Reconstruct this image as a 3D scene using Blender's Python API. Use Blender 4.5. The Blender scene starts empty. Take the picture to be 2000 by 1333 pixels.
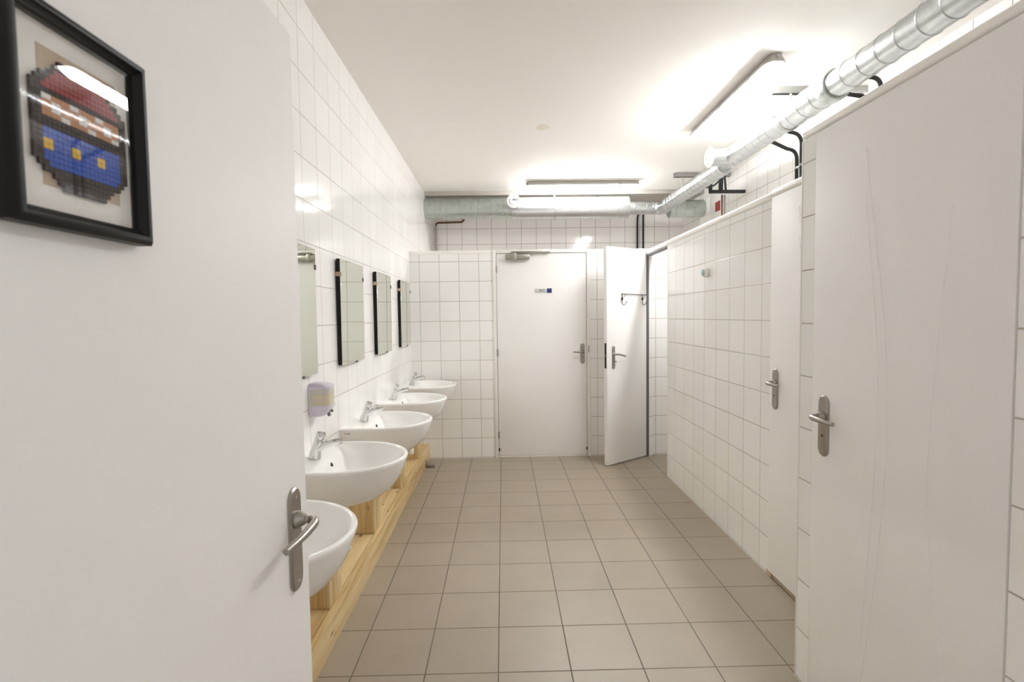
import bpy, bmesh, math, random
from mathutils import Vector, Matrix
random.seed(7)
S = bpy.context.scene
COL = S.collection
PI = math.pi

# ------------------------------------------------------------------ camera
CAM_H = 1.4545
PITCH, YAW, ROLL, FPX = 0.0497, 0.0171, -0.0140, 977.66
def cam_basis():
    cp, sp, cy, sy = math.cos(PITCH), math.sin(PITCH), math.cos(YAW), math.sin(YAW)
    cr, sr = math.cos(ROLL), math.sin(ROLL)
    fw = Vector((sy*cp, cy*cp, -sp)); rt = Vector((cy, -sy, 0)); up = rt.cross(fw)
    return fw, rt*cr + up*sr, up*cr - rt*sr
fw, rt, up = cam_basis()
cd = bpy.data.cameras.new('camera'); cam = bpy.data.objects.new('camera', cd); COL.objects.link(cam)
m = Matrix.Identity(4)
for i in range(3):
    m[i][0], m[i][1], m[i][2] = rt[i], up[i], -fw[i]
m[0][3], m[1][3], m[2][3] = 0, 0, CAM_H
cam.matrix_world = m
cd.sensor_width = 36; cd.sensor_fit = 'HORIZONTAL'; cd.lens = FPX/2000*36
cd.clip_start = 0.02; cd.clip_end = 60
cd.dof.use_dof = True; cd.dof.focus_distance = 2.4; cd.dof.aperture_fstop = 6.3
S.camera = cam

# ------------------------------------------------------------------ world and exposure
w = bpy.data.worlds.new('world'); S.world = w; w.use_nodes = True
w.node_tree.nodes['Background'].inputs[0].default_value = (1.0, 0.97, 0.95, 1)
w.node_tree.nodes['Background'].inputs[1].default_value = 0.75
LAMP_COLOR = (0.985, 0.99, 1.0, 1); LAMP_POWER = 96.0
S.view_settings.view_transform = 'Standard'; S.view_settings.look = 'None'
S.view_settings.gamma = 1; S.view_settings.use_curve_mapping = False
S.view_settings.exposure = 0.0
S.cycles.use_denoising = True
S.cycles.max_bounces = 13; S.cycles.diffuse_bounces = 11; S.cycles.glossy_bounces = 5
S.cycles.transmission_bounces = 4; S.cycles.transparent_max_bounces = 6
S.cycles.sample_clamp_indirect = 90.0; S.cycles.blur_glossy = 0.05
S.cycles.caustics_reflective = True; S.cycles.caustics_refractive = False

# ------------------------------------------------------------------ materials
def new_mat(name):
    mt = bpy.data.materials.new(name); mt.use_nodes = True
    nt = mt.node_tree; b = nt.nodes['Principled BSDF']
    return mt, nt, b
def N(nt, typ, **kw):
    n = nt.nodes.new(typ)
    for k, v in kw.items(): setattr(n, k, v)
    return n
def M2(nt, op, a, b=None, clamp=False):
    n = nt.nodes.new('ShaderNodeMath'); n.operation = op; n.use_clamp = clamp
    for i, v in enumerate((a, b)):
        if v is None: continue
        if isinstance(v, (int, float)): n.inputs[i].default_value = v
        else: nt.links.new(v, n.inputs[i])
    return n.outputs[0]
def mixc(nt, fac, a, b, blend='MIX'):
    n = nt.nodes.new('ShaderNodeMix'); n.data_type = 'RGBA'; n.blend_type = blend
    for idx, v in ((0, fac), (6, a), (7, b)):
        if isinstance(v, (int, float)): n.inputs[idx].default_value = v
        elif isinstance(v, tuple): n.inputs[idx].default_value = v if len(v) == 4 else (*v, 1)
        else: nt.links.new(v, n.inputs[idx])
    return n.outputs[2]
def plain(name, col, rough=0.5, metal=0.0, noise=0.04, nscale=9.0, coat=0.0, bump=0.0, bscale=60, spec=0.5):
    """painted / moulded surface with faint mottling"""
    mt, nt, b = new_mat(name)
    tc = N(nt, 'ShaderNodeTexCoord'); nz = N(nt, 'ShaderNodeTexNoise')
    nz.inputs['Scale'].default_value = nscale; nz.inputs['Detail'].default_value = 4
    nt.links.new(tc.outputs['Object'], nz.inputs['Vector'])
    f = M2(nt, 'MULTIPLY', M2(nt, 'SUBTRACT', nz.outputs[0], 0.5), 2*noise)
    lo = tuple(max(0, c*(1-noise*2)) for c in col); 
    c = mixc(nt, M2(nt, 'MULTIPLY', nz.outputs[0], 1.0), lo, tuple(min(1, x*(1+noise*2)) for x in col))
    nt.links.new(c, b.inputs['Base Color'])
    b.inputs['Roughness'].default_value = rough; b.inputs['Metallic'].default_value = metal
    b.inputs['Coat Weight'].default_value = coat; b.inputs['Coat Roughness'].default_value = 0.05
    b.inputs['Specular IOR Level'].default_value = spec
    if bump:
        n2 = N(nt, 'ShaderNodeTexNoise'); n2.inputs['Scale'].default_value = bscale; n2.inputs['Detail'].default_value = 3
        nt.links.new(tc.outputs['Object'], n2.inputs['Vector'])
        bp = N(nt, 'ShaderNodeBump'); bp.inputs['Strength'].default_value = bump; bp.inputs['Distance'].default_value = 0.002
        nt.links.new(n2.outputs[0], bp.inputs['Height']); nt.links.new(bp.outputs[0], b.inputs['Normal'])
    return mt
def tile_mat(name, axes, u0, v0, su, sv, col, grout, gw, rough, var=0.02, tilt=0.006, mottled=0.0, spec=0.5, dirt=None):
    """square tiles laid on the world grid u0+k*su, v0+k*sv along the two given axes"""
    mt, nt, b = new_mat(name)
    tc = N(nt, 'ShaderNodeTexCoord'); sep = N(nt, 'ShaderNodeSeparateXYZ')
    nt.links.new(tc.outputs['Object'], sep.inputs[0])
    masks, ids = [], []
    for ax, o, s in ((axes[0], u0, su), (axes[1], v0, sv)):
        t = M2(nt, 'DIVIDE', M2(nt, 'SUBTRACT', sep.outputs['XYZ'.index(ax)], o), s)
        fr = M2(nt, 'FRACT', t); ids.append(M2(nt, 'FLOOR', t))
        d = M2(nt, 'MULTIPLY', M2(nt, 'MINIMUM', fr, M2(nt, 'SUBTRACT', 1.0, fr)), s)
        r = N(nt, 'ShaderNodeMapRange'); r.interpolation_type = 'SMOOTHSTEP'
        r.inputs['From Min'].default_value = gw*0.40; r.inputs['From Max'].default_value = gw*0.62
        nt.links.new(d, r.inputs['Value']); masks.append(r.outputs[0])
    mask = M2(nt, 'MULTIPLY', masks[0], masks[1])            # 1 on the tile, 0 in the joint
    cb = N(nt, 'ShaderNodeCombineXYZ'); nt.links.new(ids[0], cb.inputs[0]); nt.links.new(ids[1], cb.inputs[1])
    wn = N(nt, 'ShaderNodeTexWhiteNoise'); wn.noise_dimensions = '3D'; nt.links.new(cb.outputs[0], wn.inputs['Vector'])
    tcol = mixc(nt, wn.outputs['Value'], tuple(c*(1-var) for c in col), tuple(c*(1+var) for c in col))
    if mottled:
        nz = N(nt, 'ShaderNodeTexNoise'); nz.inputs['Scale'].default_value = 5.0; nz.inputs['Detail'].default_value = 6
        nt.links.new(tc.outputs['Object'], nz.inputs['Vector'])
        n2 = N(nt, 'ShaderNodeTexNoise'); n2.inputs['Scale'].default_value = 55.0; n2.inputs['Detail'].default_value = 3
        nt.links.new(tc.outputs['Object'], n2.inputs['Vector'])
        f = M2(nt, 'ADD', M2(nt, 'MULTIPLY', nz.outputs[0], 0.7), M2(nt, 'MULTIPLY', n2.outputs[0], 0.3))
        tcol = mixc(nt, mottled, tcol, mixc(nt, f, tuple(c*0.45 for c in col), tuple(c*1.55 for c in col)))
    gn = N(nt, 'ShaderNodeTexNoise'); gn.inputs['Scale'].default_value = 2.3
    nt.links.new(tc.outputs['Object'], gn.inputs['Vector'])
    gcol = mixc(nt, gn.outputs[0], tuple(c*0.62 for c in grout), tuple(min(1, c*1.4) for c in grout))
    nt.links.new(mixc(nt, mask, gcol, tcol), b.inputs['Base Color'])
    rr = M2(nt, 'ADD', M2(nt, 'MULTIPLY', M2(nt, 'SUBTRACT', 1.0, mask), 0.75-rough), rough)
    nt.links.new(rr, b.inputs['Roughness']); b.inputs['Specular IOR Level'].default_value = spec
    # every tile set at a very slightly different angle, joints sunk
    geo = N(nt, 'ShaderNodeNewGeometry')
    vs = N(nt, 'ShaderNodeVectorMath'); vs.operation = 'SUBTRACT'; vs.inputs[1].default_value = (0.5, 0.5, 0.5)
    nt.links.new(wn.outputs['Color'], vs.inputs[0])
    vm = N(nt, 'ShaderNodeVectorMath'); vm.operation = 'SCALE'; vm.inputs['Scale'].default_value = tilt
    nt.links.new(vs.outputs[0], vm.inputs[0])
    va = N(nt, 'ShaderNodeVectorMath'); va.operation = 'ADD'
    nt.links.new(geo.outputs['Normal'], va.inputs[0]); nt.links.new(vm.outputs[0], va.inputs[1])
    vn = N(nt, 'ShaderNodeVectorMath'); vn.operation = 'NORMALIZE'; nt.links.new(va.outputs[0], vn.inputs[0])
    bp = N(nt, 'ShaderNodeBump'); bp.inputs['Strength'].default_value = 0.5; bp.inputs['Distance'].default_value = 0.0015
    nt.links.new(mask, bp.inputs['Height']); nt.links.new(vn.outputs[0], bp.inputs['Normal'])
    nt.links.new(bp.outputs[0], b.inputs['Normal'])
    return mt
def wood_mat(name, axis):
    """knotty pine, grain running along the given axis"""
    mt, nt, b = new_mat(name)
    tc = N(nt, 'ShaderNodeTexCoord'); mp = N(nt, 'ShaderNodeMapping')
    sc = [14.0, 14.0, 14.0]; sc['XYZ'.index(axis)] = 0.9
    mp.inputs['Scale'].default_value = sc; nt.links.new(tc.outputs['Object'], mp.inputs['Vector'])
    nz = N(nt, 'ShaderNodeTexNoise'); nz.inputs['Scale'].default_value = 1.6; nz.inputs['Detail'].default_value = 7; nz.inputs['Distortion'].default_value = 0.6
    nt.links.new(mp.outputs[0], nz.inputs['Vector'])
    r = N(nt, 'ShaderNodeValToRGB'); e = r.color_ramp.elements
    e[0].position = 0.30; e[0].color = (0.46, 0.28, 0.095, 1); e[1].position = 0.72; e[1].color = (0.74, 0.61, 0.36, 1)
    x = e.new(0.48); x.color = (0.66, 0.49, 0.245, 1)
    nt.links.new(nz.outputs[0], r.inputs[0])
    mk = N(nt, 'ShaderNodeMapping'); s2 = [17.0, 17.0, 17.0]; s2['XYZ'.index(axis)] = 5.5
    mk.inputs['Scale'].default_value = s2; nt.links.new(tc.outputs['Object'], mk.inputs['Vector'])
    vo = N(nt, 'ShaderNodeTexVoronoi'); vo.inputs['Scale'].default_value = 1.0; vo.inputs['Randomness'].default_value = 1.0
    nt.links.new(mk.outputs[0], vo.inputs['Vector'])
    sepc = N(nt, 'ShaderNodeSeparateColor'); nt.links.new(vo.outputs['Color'], sepc.inputs[0])
    pick = M2(nt, 'GREATER_THAN', sepc.outputs[0], 0.35)
    kr = N(nt, 'ShaderNodeMapRange'); kr.interpolation_type = 'SMOOTHSTEP'
    kr.inputs['From Min'].default_value = 0.05; kr.inputs['From Max'].default_value = 0.19
    kr.inputs['To Min'].default_value = 1.0; kr.inputs['To Max'].default_value = 0.0
    nt.links.new(vo.outputs['Distance'], kr.inputs['Value'])
    knot = M2(nt, 'MULTIPLY', kr.outputs[0], pick)
    nt.links.new(mixc(nt, M2(nt, 'MULTIPLY', knot, 0.85), r.outputs[0], (0.13, 0.055, 0.02)), b.inputs['Base Color'])
    b.inputs['Roughness'].default_value = 0.55
    bp = N(nt, 'ShaderNodeBump'); bp.inputs['Strength'].default_value = 0.15; bp.inputs['Distance'].default_value = 0.002
    nt.links.new(nz.outputs[0], bp.inputs['Height']); nt.links.new(bp.outputs[0], b.inputs['Normal'])
    return mt
def metal_mat(name, col, rough, aniso=0.0, spangle=0.06, scale=40, metal=1.0):
    mt, nt, b = new_mat(name)
    tc = N(nt, 'ShaderNodeTexCoord'); vo = N(nt, 'ShaderNodeTexVoronoi'); vo.inputs['Scale'].default_value = scale
    nt.links.new(tc.outputs['Object'], vo.inputs['Vector'])
    sp = N(nt, 'ShaderNodeSeparateColor'); nt.links.new(vo.outputs['Color'], sp.inputs[0])
    nt.links.new(mixc(nt, sp.outputs[0], tuple(c*(1-spangle) for c in col), tuple(min(1, c*(1+spangle)) for c in col)), b.inputs['Base Color'])
    nz = N(nt, 'ShaderNodeTexNoise'); nz.inputs['Scale'].default_value = 7; nt.links.new(tc.outputs['Object'], nz.inputs['Vector'])
    nt.links.new(M2(nt, 'ADD', M2(nt, 'MULTIPLY', nz.outputs[0], rough*0.7), rough*0.65), b.inputs['Roughness'])
    b.inputs['Metallic'].default_value = metal
    return mt

WT = (0.90, 0.897, 0.885); GR = (0.50, 0.465, 0.41)
TS, V0 = 0.2004, 0.0083
MAT = {}
MAT['tile_left'] = tile_mat('glossy white wall tile, basin wall', 'YZ', 2.4112, 2.8187, 0.1999, 0.1999, WT, GR, 0.0042, 0.07, tilt=0.012)
MAT['tile_far'] = tile_mat('white wall tile, far partition', 'XZ', -0.8392, V0, 0.1999, TS, WT, GR, 0.0050, 0.12)
MAT['tile_stall'] = tile_mat('white wall tile, stall front', 'YZ', 3.9841, V0, 0.1999, TS, WT, GR, 0.0048, 0.12)
MAT['tile_sep'] = tile_mat('white wall tile, stall sides', 'XZ', -0.8392, V0, 0.1999, TS, WT, GR, 0.0050, 0.12)
MAT['tile_back'] = tile_mat('white wall tile, upper back wall', 'XZ', -0.754, 2.66, 0.2045, 0.2135, (0.85, 0.83, 0.81), (0.33, 0.30, 0.265), 0.0055, 0.10)
MAT['tile_right'] = tile_mat('white wall tile, right wall', 'YZ', 3.9, 2.66, 0.2045, 0.2135, (0.86, 0.85, 0.83), (0.42, 0.39, 0.35), 0.0055, 0.12)
MAT['floor'] = tile_mat('taupe stoneware floor tile', 'XY', -0.0409, 1.976, 0.2986, 0.2986, (0.365, 0.312, 0.245), (0.16, 0.135, 0.105), 0.0052, 0.38, var=0.035, tilt=0.004, mottled=0.22)
MAT['plaster'] = plain('painted white plaster', (0.86, 0.84, 0.82), 0.8, noise=0.02, nscale=2.5, bump=0.1, bscale=40)
MAT['beam'] = plain('greige painted beam', (0.42, 0.39, 0.35), 0.8, noise=0.03)  # darker colour paints shade onto the beam's lamplit face
MAT['ceiling'] = None
MAT['door'] = plain('white lacquered door', (0.89, 0.88, 0.87), 0.55, noise=0.015, nscale=3, bump=0.06, bscale=90, spec=0.25)
MAT['frame'] = plain('white painted door frame', (0.85, 0.835, 0.80), 0.45, noise=0.02)
MAT['cap'] = plain('cream edge profile', (0.88, 0.865, 0.83), 0.4, noise=0.02)
MAT['seal'] = plain('grey rubber seal', (0.16, 0.15, 0.17), 0.6)
MAT['ceramic'] = plain('white glazed ceramic', (0.93, 0.925, 0.91), 0.10, noise=0.005, coat=0.0)
MAT['chrome'] = metal_mat('chrome', (0.72, 0.72, 0.71), 0.13, spangle=0.01)
MAT['satin'] = metal_mat('satin nickel', (0.40, 0.375, 0.345), 0.36, spangle=0.04, scale=300)
MAT['alu'] = metal_mat('brushed aluminium', (0.44, 0.425, 0.375), 0.42, spangle=0.02)
MAT['galv'] = metal_mat('galvanised sheet', (0.52, 0.535, 0.53), 0.32, spangle=0.05, scale=55)
MAT['galv_dull'] = metal_mat('dull galvanised spiral pipe', (0.47, 0.51, 0.48), 0.42, spangle=0.07, scale=45)
MAT['steel'] = metal_mat('galvanised steel channel', (0.42, 0.42, 0.40), 0.42, spangle=0.03)
MAT['dark'] = plain('black lacquer', (0.010, 0.009, 0.009), 0.38, spec=0.22)
MAT['black'] = plain('black pipe insulation', (0.016, 0.016, 0.015), 0.55)
MAT['hole'] = plain('dark recess', (0.015, 0.014, 0.013), 0.8)
MAT['copper'] = metal_mat('aged copper', (0.17, 0.085, 0.055), 0.4, spangle=0.1)
MAT['greypipe'] = plain('grey painted pipe', (0.42, 0.40, 0.37), 0.45)
MAT['plastic'] = plain('white plastic', (0.80, 0.79, 0.77), 0.30, noise=0.01)
MAT['lilac'] = plain('milky lilac plastic', (0.66, 0.62, 0.72), 0.28, noise=0.02)
MAT['soap'] = plain('cream liquid soap behind window', (0.62, 0.56, 0.42), 0.25, coat=0.5, noise=0.03)
MAT['smoke'] = plain('clear grey window', (0.58, 0.55, 0.52), 0.12, coat=0.5)
MAT['teal'] = plain('pale teal plastic', (0.36, 0.57, 0.53), 0.35)
MAT['red'] = plain('red enamel', (0.33, 0.035, 0.03), 0.45)
MAT['blue'] = plain('dark blue print', (0.02, 0.045, 0.20), 0.4)
MAT['ink'] = plain('dark grey print', (0.07, 0.07, 0.075), 0.5)
MAT['signgrey'] = plain('pale grey sign plate', (0.66, 0.655, 0.64), 0.35)
MAT['housing'] = plain('grey polycarbonate lamp housing', (0.40, 0.375, 0.345), 0.5)
MAT['passe'] = plain('white mount board', (0.80, 0.78, 0.74), 0.8)
MAT['tan'] = plain('tan paper', (0.50, 0.40, 0.29), 0.8)
MAT['wood_y'] = wood_mat('pine, grain along the wall', 'Y')
MAT['wood_z'] = wood_mat('pine, grain upright', 'Z')
MAT['mark'] = plain('faint grey maker mark', (0.30, 0.29, 0.27), 0.5)
# mirror: slightly green silvered glass
mt, nt, b = new_mat('green tinted mirror'); MAT['mirror'] = mt
tc = N(nt, 'ShaderNodeTexCoord'); nz = N(nt, 'ShaderNodeTexNoise'); nz.inputs['Scale'].default_value = 3
nt.links.new(tc.outputs['Object'], nz.inputs['Vector'])
nt.links.new(mixc(nt, nz.outputs[0], (0.735, 0.765, 0.68), (0.745, 0.775, 0.70)), b.inputs['Base Color'])
b.inputs['Metallic'].default_value = 1; b.inputs['Roughness'].default_value = 0.012
# picture glass
mt = bpy.data.materials.new('picture glass'); mt.use_nodes = True; nt = mt.node_tree; MAT['glass'] = mt
nt.nodes.remove(nt.nodes['Principled BSDF'])
tr = N(nt, 'ShaderNodeBsdfTransparent'); gl = N(nt, 'ShaderNodeBsdfGlossy'); gl.inputs['Roughness'].default_value = 0.008
fr = N(nt, 'ShaderNodeFresnel'); fr.inputs['IOR'].default_value = 1.5; mx = N(nt, 'ShaderNodeMixShader')
tcg = N(nt, 'ShaderNodeTexCoord'); ng = N(nt, 'ShaderNodeTexNoise'); ng.inputs['Scale'].default_value = 9
nt.links.new(tcg.outputs['Object'], ng.inputs['Vector'])
bg = N(nt, 'ShaderNodeBump'); bg.inputs['Strength'].default_value = 0.012; bg.inputs['Distance'].default_value = 0.003
nt.links.new(ng.outputs[0], bg.inputs['Height']); nt.links.new(bg.outputs[0], gl.inputs['Normal'])
gg = N(nt, 'ShaderNodeNewGeometry'); nt.links.new(M2(nt, 'MULTIPLY', M2(nt, 'MULTIPLY', fr.outputs[0], 0.65), M2(nt, 'SUBTRACT', 1.0, gg.outputs['Backfacing'])), mx.inputs[0]); nt.links.new(tr.outputs[0], mx.inputs[1]); nt.links.new(gl.outputs[0], mx.inputs[2])
nt.links.new(mx.outputs[0], nt.nodes['Material Output'].inputs[0])
# ceiling with one old water mark
mt, nt, b = new_mat('painted ceiling'); MAT['ceiling'] = mt
tc = N(nt, 'ShaderNodeTexCoord'); nz = N(nt, 'ShaderNodeTexNoise'); nz.inputs['Scale'].default_value = 1.6; nz.inputs['Detail'].default_value = 5
nt.links.new(tc.outputs['Object'], nz.inputs['Vector'])
base = mixc(nt, nz.outputs[0], (0.87, 0.845, 0.81), (0.895, 0.87, 0.835))
mp = N(nt, 'ShaderNodeMapping'); mp.vector_type = 'POINT'; mp.inputs['Location'].default_value = (-0.34*13, -4.14*11, 0); mp.inputs['Scale'].default_value = (13, 11, 0)
nt.links.new(tc.outputs['Object'], mp.inputs['Vector'])
wob = N(nt, 'ShaderNodeTexNoise'); wob.inputs['Scale'].default_value = 14; nt.links.new(tc.outputs['Object'], wob.inputs['Vector'])
ln = N(nt, 'ShaderNodeVectorMath'); ln.operation = 'LENGTH'; nt.links.new(mp.outputs[0], ln.inputs[0])
dd = M2(nt, 'ADD', ln.outputs['Value'], M2(nt, 'MULTIPLY', wob.outputs[0], 0.6))
rg = N(nt, 'ShaderNodeMapRange'); rg.interpolation_type = 'SMOOTHSTEP'; rg.inputs['From Min'].default_value = 0.75; rg.inputs['From Max'].default_value = 1.15
rg.inputs['To Min'].default_value = 0.8; rg.inputs['To Max'].default_value = 0.0; nt.links.new(dd, rg.inputs['Value'])
nt.links.new(mixc(nt, rg.outputs[0], base, (0.73, 0.69, 0.58)), b.inputs['Base Color']); b.inputs['Roughness'].default_value = 0.75
# lamp diffuser
for key, title, power in (('lit', 'lit lamp diffuser', LAMP_POWER), ('lit_dim', 'dim lamp diffuser, failing tube', 9.0)):  # second entry: same diffuser with a much lower emission strength
    mt, nt, b = new_mat(title); MAT[key] = mt
    b.inputs['Base Color'].default_value = (0.85, 0.85, 0.83, 1); b.inputs['Roughness'].default_value = 0.4
    b.inputs['Emission Color'].default_value = LAMP_COLOR; b.inputs['Emission Strength'].default_value = power

# ------------------------------------------------------------------ mesh helpers
def bx(bm, x0, x1, y0, y1, z0, z1, bev=0.0, seg=2, mat=None):
    v = [bm.verts.new(p) for p in ((x0,y0,z0),(x1,y0,z0),(x1,y1,z0),(x0,y1,z0),(x0,y0,z1),(x1,y0,z1),(x1,y1,z1),(x0,y1,z1))]
    f = [bm.faces.new([v[i] for i in q]) for q in ((3,2,1,0),(4,5,6,7),(0,1,5,4),(1,2,6,5),(2,3,7,6),(3,0,4,7))]
    if bev > 0:
        ed = list({e for ff in f for e in ff.edges})
        r = bmesh.ops.bevel(bm, geom=ed, offset=bev, segments=seg, profile=0.5, affect='EDGES')
        f = [ff for ff in r['faces']] + [ff for ff in f if ff.is_valid]
    if mat:
        for ff in f:
            ff.material_index = mat
    return bm
def frame_of(d):
    d = d.normalized(); a = Vector((0,0,1)) if abs(d.z) < 0.9 else Vector((1,0,0))
    u = d.cross(a).normalized(); return u, d.cross(u).normalized()
def tube(bm, pts, r, seg=14, cap=True):
    """round tube swept along a polyline; r a number or one radius per point"""
    pts = [Vector(p) for p in pts]; n = len(pts); rs = r if isinstance(r, (list, tuple)) else [r]*n
    rings = []; u = None
    for i, p in enumerate(pts):
        d = (pts[min(i+1, n-1)] - pts[max(i-1, 0)])
        if u is None: u, v = frame_of(d)
        else:
            d = d.normalized(); u = (u - d*u.dot(d)).normalized(); v = d.cross(u)
        rings.append([bm.verts.new(p + (u*math.cos(2*PI*k/seg) + v*math.sin(2*PI*k/seg))*rs[i]) for k in range(seg)])
    for a, b_ in zip(rings, rings[1:]):
        for k in range(seg):
            bm.faces.new((a[k], a[(k+1) % seg], b_[(k+1) % seg], b_[k]))
    if cap:
        bm.faces.new(rings[0][::-1]); bm.faces.new(rings[-1])
    return bm
def arc(c, a, b_, n=8):
    """corner at c from point a to point b, rounded (quadratic)"""
    a, b_, c = Vector(a), Vector(b_), Vector(c)
    return [a*(1-t)**2 + c*2*t*(1-t) + b_*t*t for t in [i/n for i in range(n+1)]]
def lathe(bm, prof, axis='Z', origin=(0,0,0), seg=32, close=False):
    """profile of (radius, height) turned about an axis"""
    o = Vector(origin); rings = []
    ax = {'X': (Vector((0,1,0)), Vector((0,0,1)), Vector((1,0,0))), 'Y': (Vector((0,0,1)), Vector((1,0,0)), Vector((0,1,0))),
          'Z': (Vector((1,0,0)), Vector((0,1,0)), Vector((0,0,1)))}[axis]
    for r, h in prof:
        if r < 1e-6: rings.append([bm.verts.new(o + ax[2]*h)])
        else: rings.append([bm.verts.new(o + ax[2]*h + (ax[0]*math.cos(2*PI*k/seg) + ax[1]*math.sin(2*PI*k/seg))*r) for k in range(seg)])
    for a, b_ in zip(rings, rings[1:]):
        for k in range(seg):
            k2 = (k+1) % seg
            q = [a[k % len(a)], a[k2 % len(a)], b_[k2 % len(b_)], b_[k % len(b_)]]
            q = list(dict.fromkeys(q))
            if len(q) > 2: bm.faces.new(q)
    return bm
def prism(bm, outline, depth, to3):
    """outline (2D) extruded by depth; to3(u, v, w) gives the 3D point"""
    a = [bm.verts.new(to3(u, v, 0)) for u, v in outline]; b_ = [bm.verts.new(to3(u, v, depth)) for u, v in outline]
    n = len(outline)
    f = [bm.faces.new(a[::-1]), bm.faces.new(b_)]
    for k in range(n): f.append(bm.faces.new((a[k], a[(k+1) % n], b_[(k+1) % n], b_[k])))
    return f
def stadium(hw, hh, n=10):
    """upright plate outline with round ends, half width hw, half height hh"""
    pts = []
    for k in range(n+1): t = PI*k/n; pts.append((hw*math.cos(t), hh-hw+hw*math.sin(t)))
    for k in range(n+1): t = PI+PI*k/n; pts.append((hw*math.cos(t), -hh+hw+hw*math.sin(t)))
    return pts
def obj(name, bm, mat, parent=None, kind=None, smooth=True, shift=True):
    """link the bmesh as ONE object; with a parent, coordinates given in world space are moved into the parent's space"""
    bmesh.ops.recalc_face_normals(bm, faces=bm.faces[:])
    me = bpy.data.meshes.new(name)
    bm.to_mesh(me); bm.free()
    for mm in (mat if isinstance(mat, (list, tuple)) else [mat]): me.materials.append(MAT[mm])
    if smooth:
        me.shade_smooth(); me.set_sharp_from_angle(angle=math.radians(38))
    o = bpy.data.objects.new(name, me); COL.objects.link(o)
    if parent is not None:
        o.parent = parent
        if shift:
            off = Vector((0,0,0)); p = parent
            while p is not None: off += p.location; p = p.parent
            me.transform(Matrix.Translation(-off))
    if kind: o['kind'] = kind
    return o
def NB(): return bmesh.new()
def thing(name, label, cat, loc=(0,0,0), rotz=0.0, group=None, kind=None):
    o = bpy.data.objects.new(name, None); COL.objects.link(o); o.empty_display_size = 0.05
    o.location = loc; o.rotation_euler = (0,0,rotz); o['label'] = label; o['category'] = cat
    if group: o['group'] = group
    if kind: o['kind'] = kind
    return o
def tag(o, label, cat, group=None):
    o['label'] = label; o['category'] = cat
    if group: o['group'] = group
    return o
def dup(root, loc, rotz, label):
    """a copy of a thing with copies of its parts and sub-parts"""
    def cp(o, par):
        c = o.copy(); COL.objects.link(c); c.parent = par
        for ch in o.children: cp(ch, c)
        return c
    r = cp(root, None); r.location = loc; r.rotation_euler = (0,0,rotz); r['label'] = label
    return r

# ------------------------------------------------------------------ the setting
XL, X3, Y1, Y2, ZC, XR, XN = -0.9374, 2.50, 5.096, 6.95, 2.985, 1.449, 1.146
YF = 0.29                                       # room side of the entrance wall
def struct(name, boxes, mat, bev=0.0):
    bm = NB()
    for q in boxes: bx(bm, *q, bev=bev)
    return obj(name, bm, mat, kind='structure', smooth=bev > 0)
struct('floor', [(XL-0.1, X3+0.1, -1.2, Y2+0.1, -0.08, 0.0)], 'floor')
struct('ceiling', [(XL-0.1, X3+0.1, -0.0, Y2+0.1, ZC, ZC+0.08)], 'ceiling')
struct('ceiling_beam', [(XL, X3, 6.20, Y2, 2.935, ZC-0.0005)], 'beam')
struct('wall_left', [(XL-0.1, XL, YF-0.15, Y2+0.1, 0, ZC)], 'tile_left')
struct('wall_back', [(XL, X3, Y2, Y2+0.1, 0, ZC)], 'tile_back')
struct('wall_right', [(X3, X3+0.1, YF-0.15, Y2+0.1, 0, ZC)], 'tile_right')
struct('wall_front', [(XL, -0.49, YF-0.15, YF, 0, ZC), (0.46, X3, YF-0.15, YF, 0, ZC), (-0.49, 0.46, YF-0.15, YF, 2.11, ZC)], 'plaster')
# far partition in front of the toilet room, running on as the end wall of the open stall
struct('wall_far', [(XL, -0.097, Y1, Y1+0.1, 0, 2.087), (0.887, XR, Y1, Y1+0.1, 0, 2.087), (-0.097, 0.887, Y1+0.02, Y1+0.1, 2.09, 2.118)], 'tile_far')
struct('wall_stall_end', [(XR, X3, Y1+0.002, Y1+0.1, 0, 2.087)], 'tile_far')
bm = NB(); bx(bm, XL, -0.097, Y1-0.004, Y1+0.104, 2.087, 2.122, bev=0.003); bx(bm, 0.887, XR-0.004, Y1-0.004, Y1+0.104, 2.087, 2.122, bev=0.003)
bx(bm, XR-0.003, X3, Y1-0.004, Y1+0.104, 2.087, 2.12, bev=0.003)
obj('trim_1', bm, 'cap', kind='structure')
# front of the far stalls: tiled between the two doors
struct('wall_stalls', [(XR, XR+0.06, 2.69, 4.385, 0, 2.055), (XR+0.003, XR+0.06, 5.045, Y1, 0, 2.055), (XR+0.008, XR+0.06, 4.385, 5.045, 2.05, 2.058), (XR+0.006, XR+0.06, 1.912, 2.69, 2.07, 2.078)], 'tile_stall')
bm = NB(); bx(bm, XR-0.006, XR+0.066, 2.69, Y1-0.004, 2.055, 2.098, bev=0.014, seg=4); bx(bm, XR-0.009, XR+0.066, 1.915, 2.688, 2.071, 2.108, bev=0.014, seg=4)
obj('trim_2', bm, 'cap', kind='structure')
# the nearer stall block stands further into the room
struct('wall_corner', [(XN, XN+0.07, 1.832, 1.911, 0, 2.102), (XN+0.07, X3, 1.832, 1.911, 0, 2.102), (XN, XN+0.07, YF, 1.095, 0, 2.102)], 'tile_stall')
bm = NB(); bx(bm, XN-0.005, XN+0.076, YF, 1.915, 2.104, 2.134, bev=0.010, seg=3); bx(bm, XN+0.076, X3, 1.828, 1.915, 2.103, 2.134, bev=0.003)
obj('trim_3', bm, 'cap', kind='structure')
struct('wall_stall_side', [(XR+0.06, X3, 4.26, 4.34, 0, 2.05)], 'tile_sep')
struct('wall_stall_middle', [(XR+0.06, X3, 2.86, 2.94, 0, 2.05)], 'tile_sep')
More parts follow.
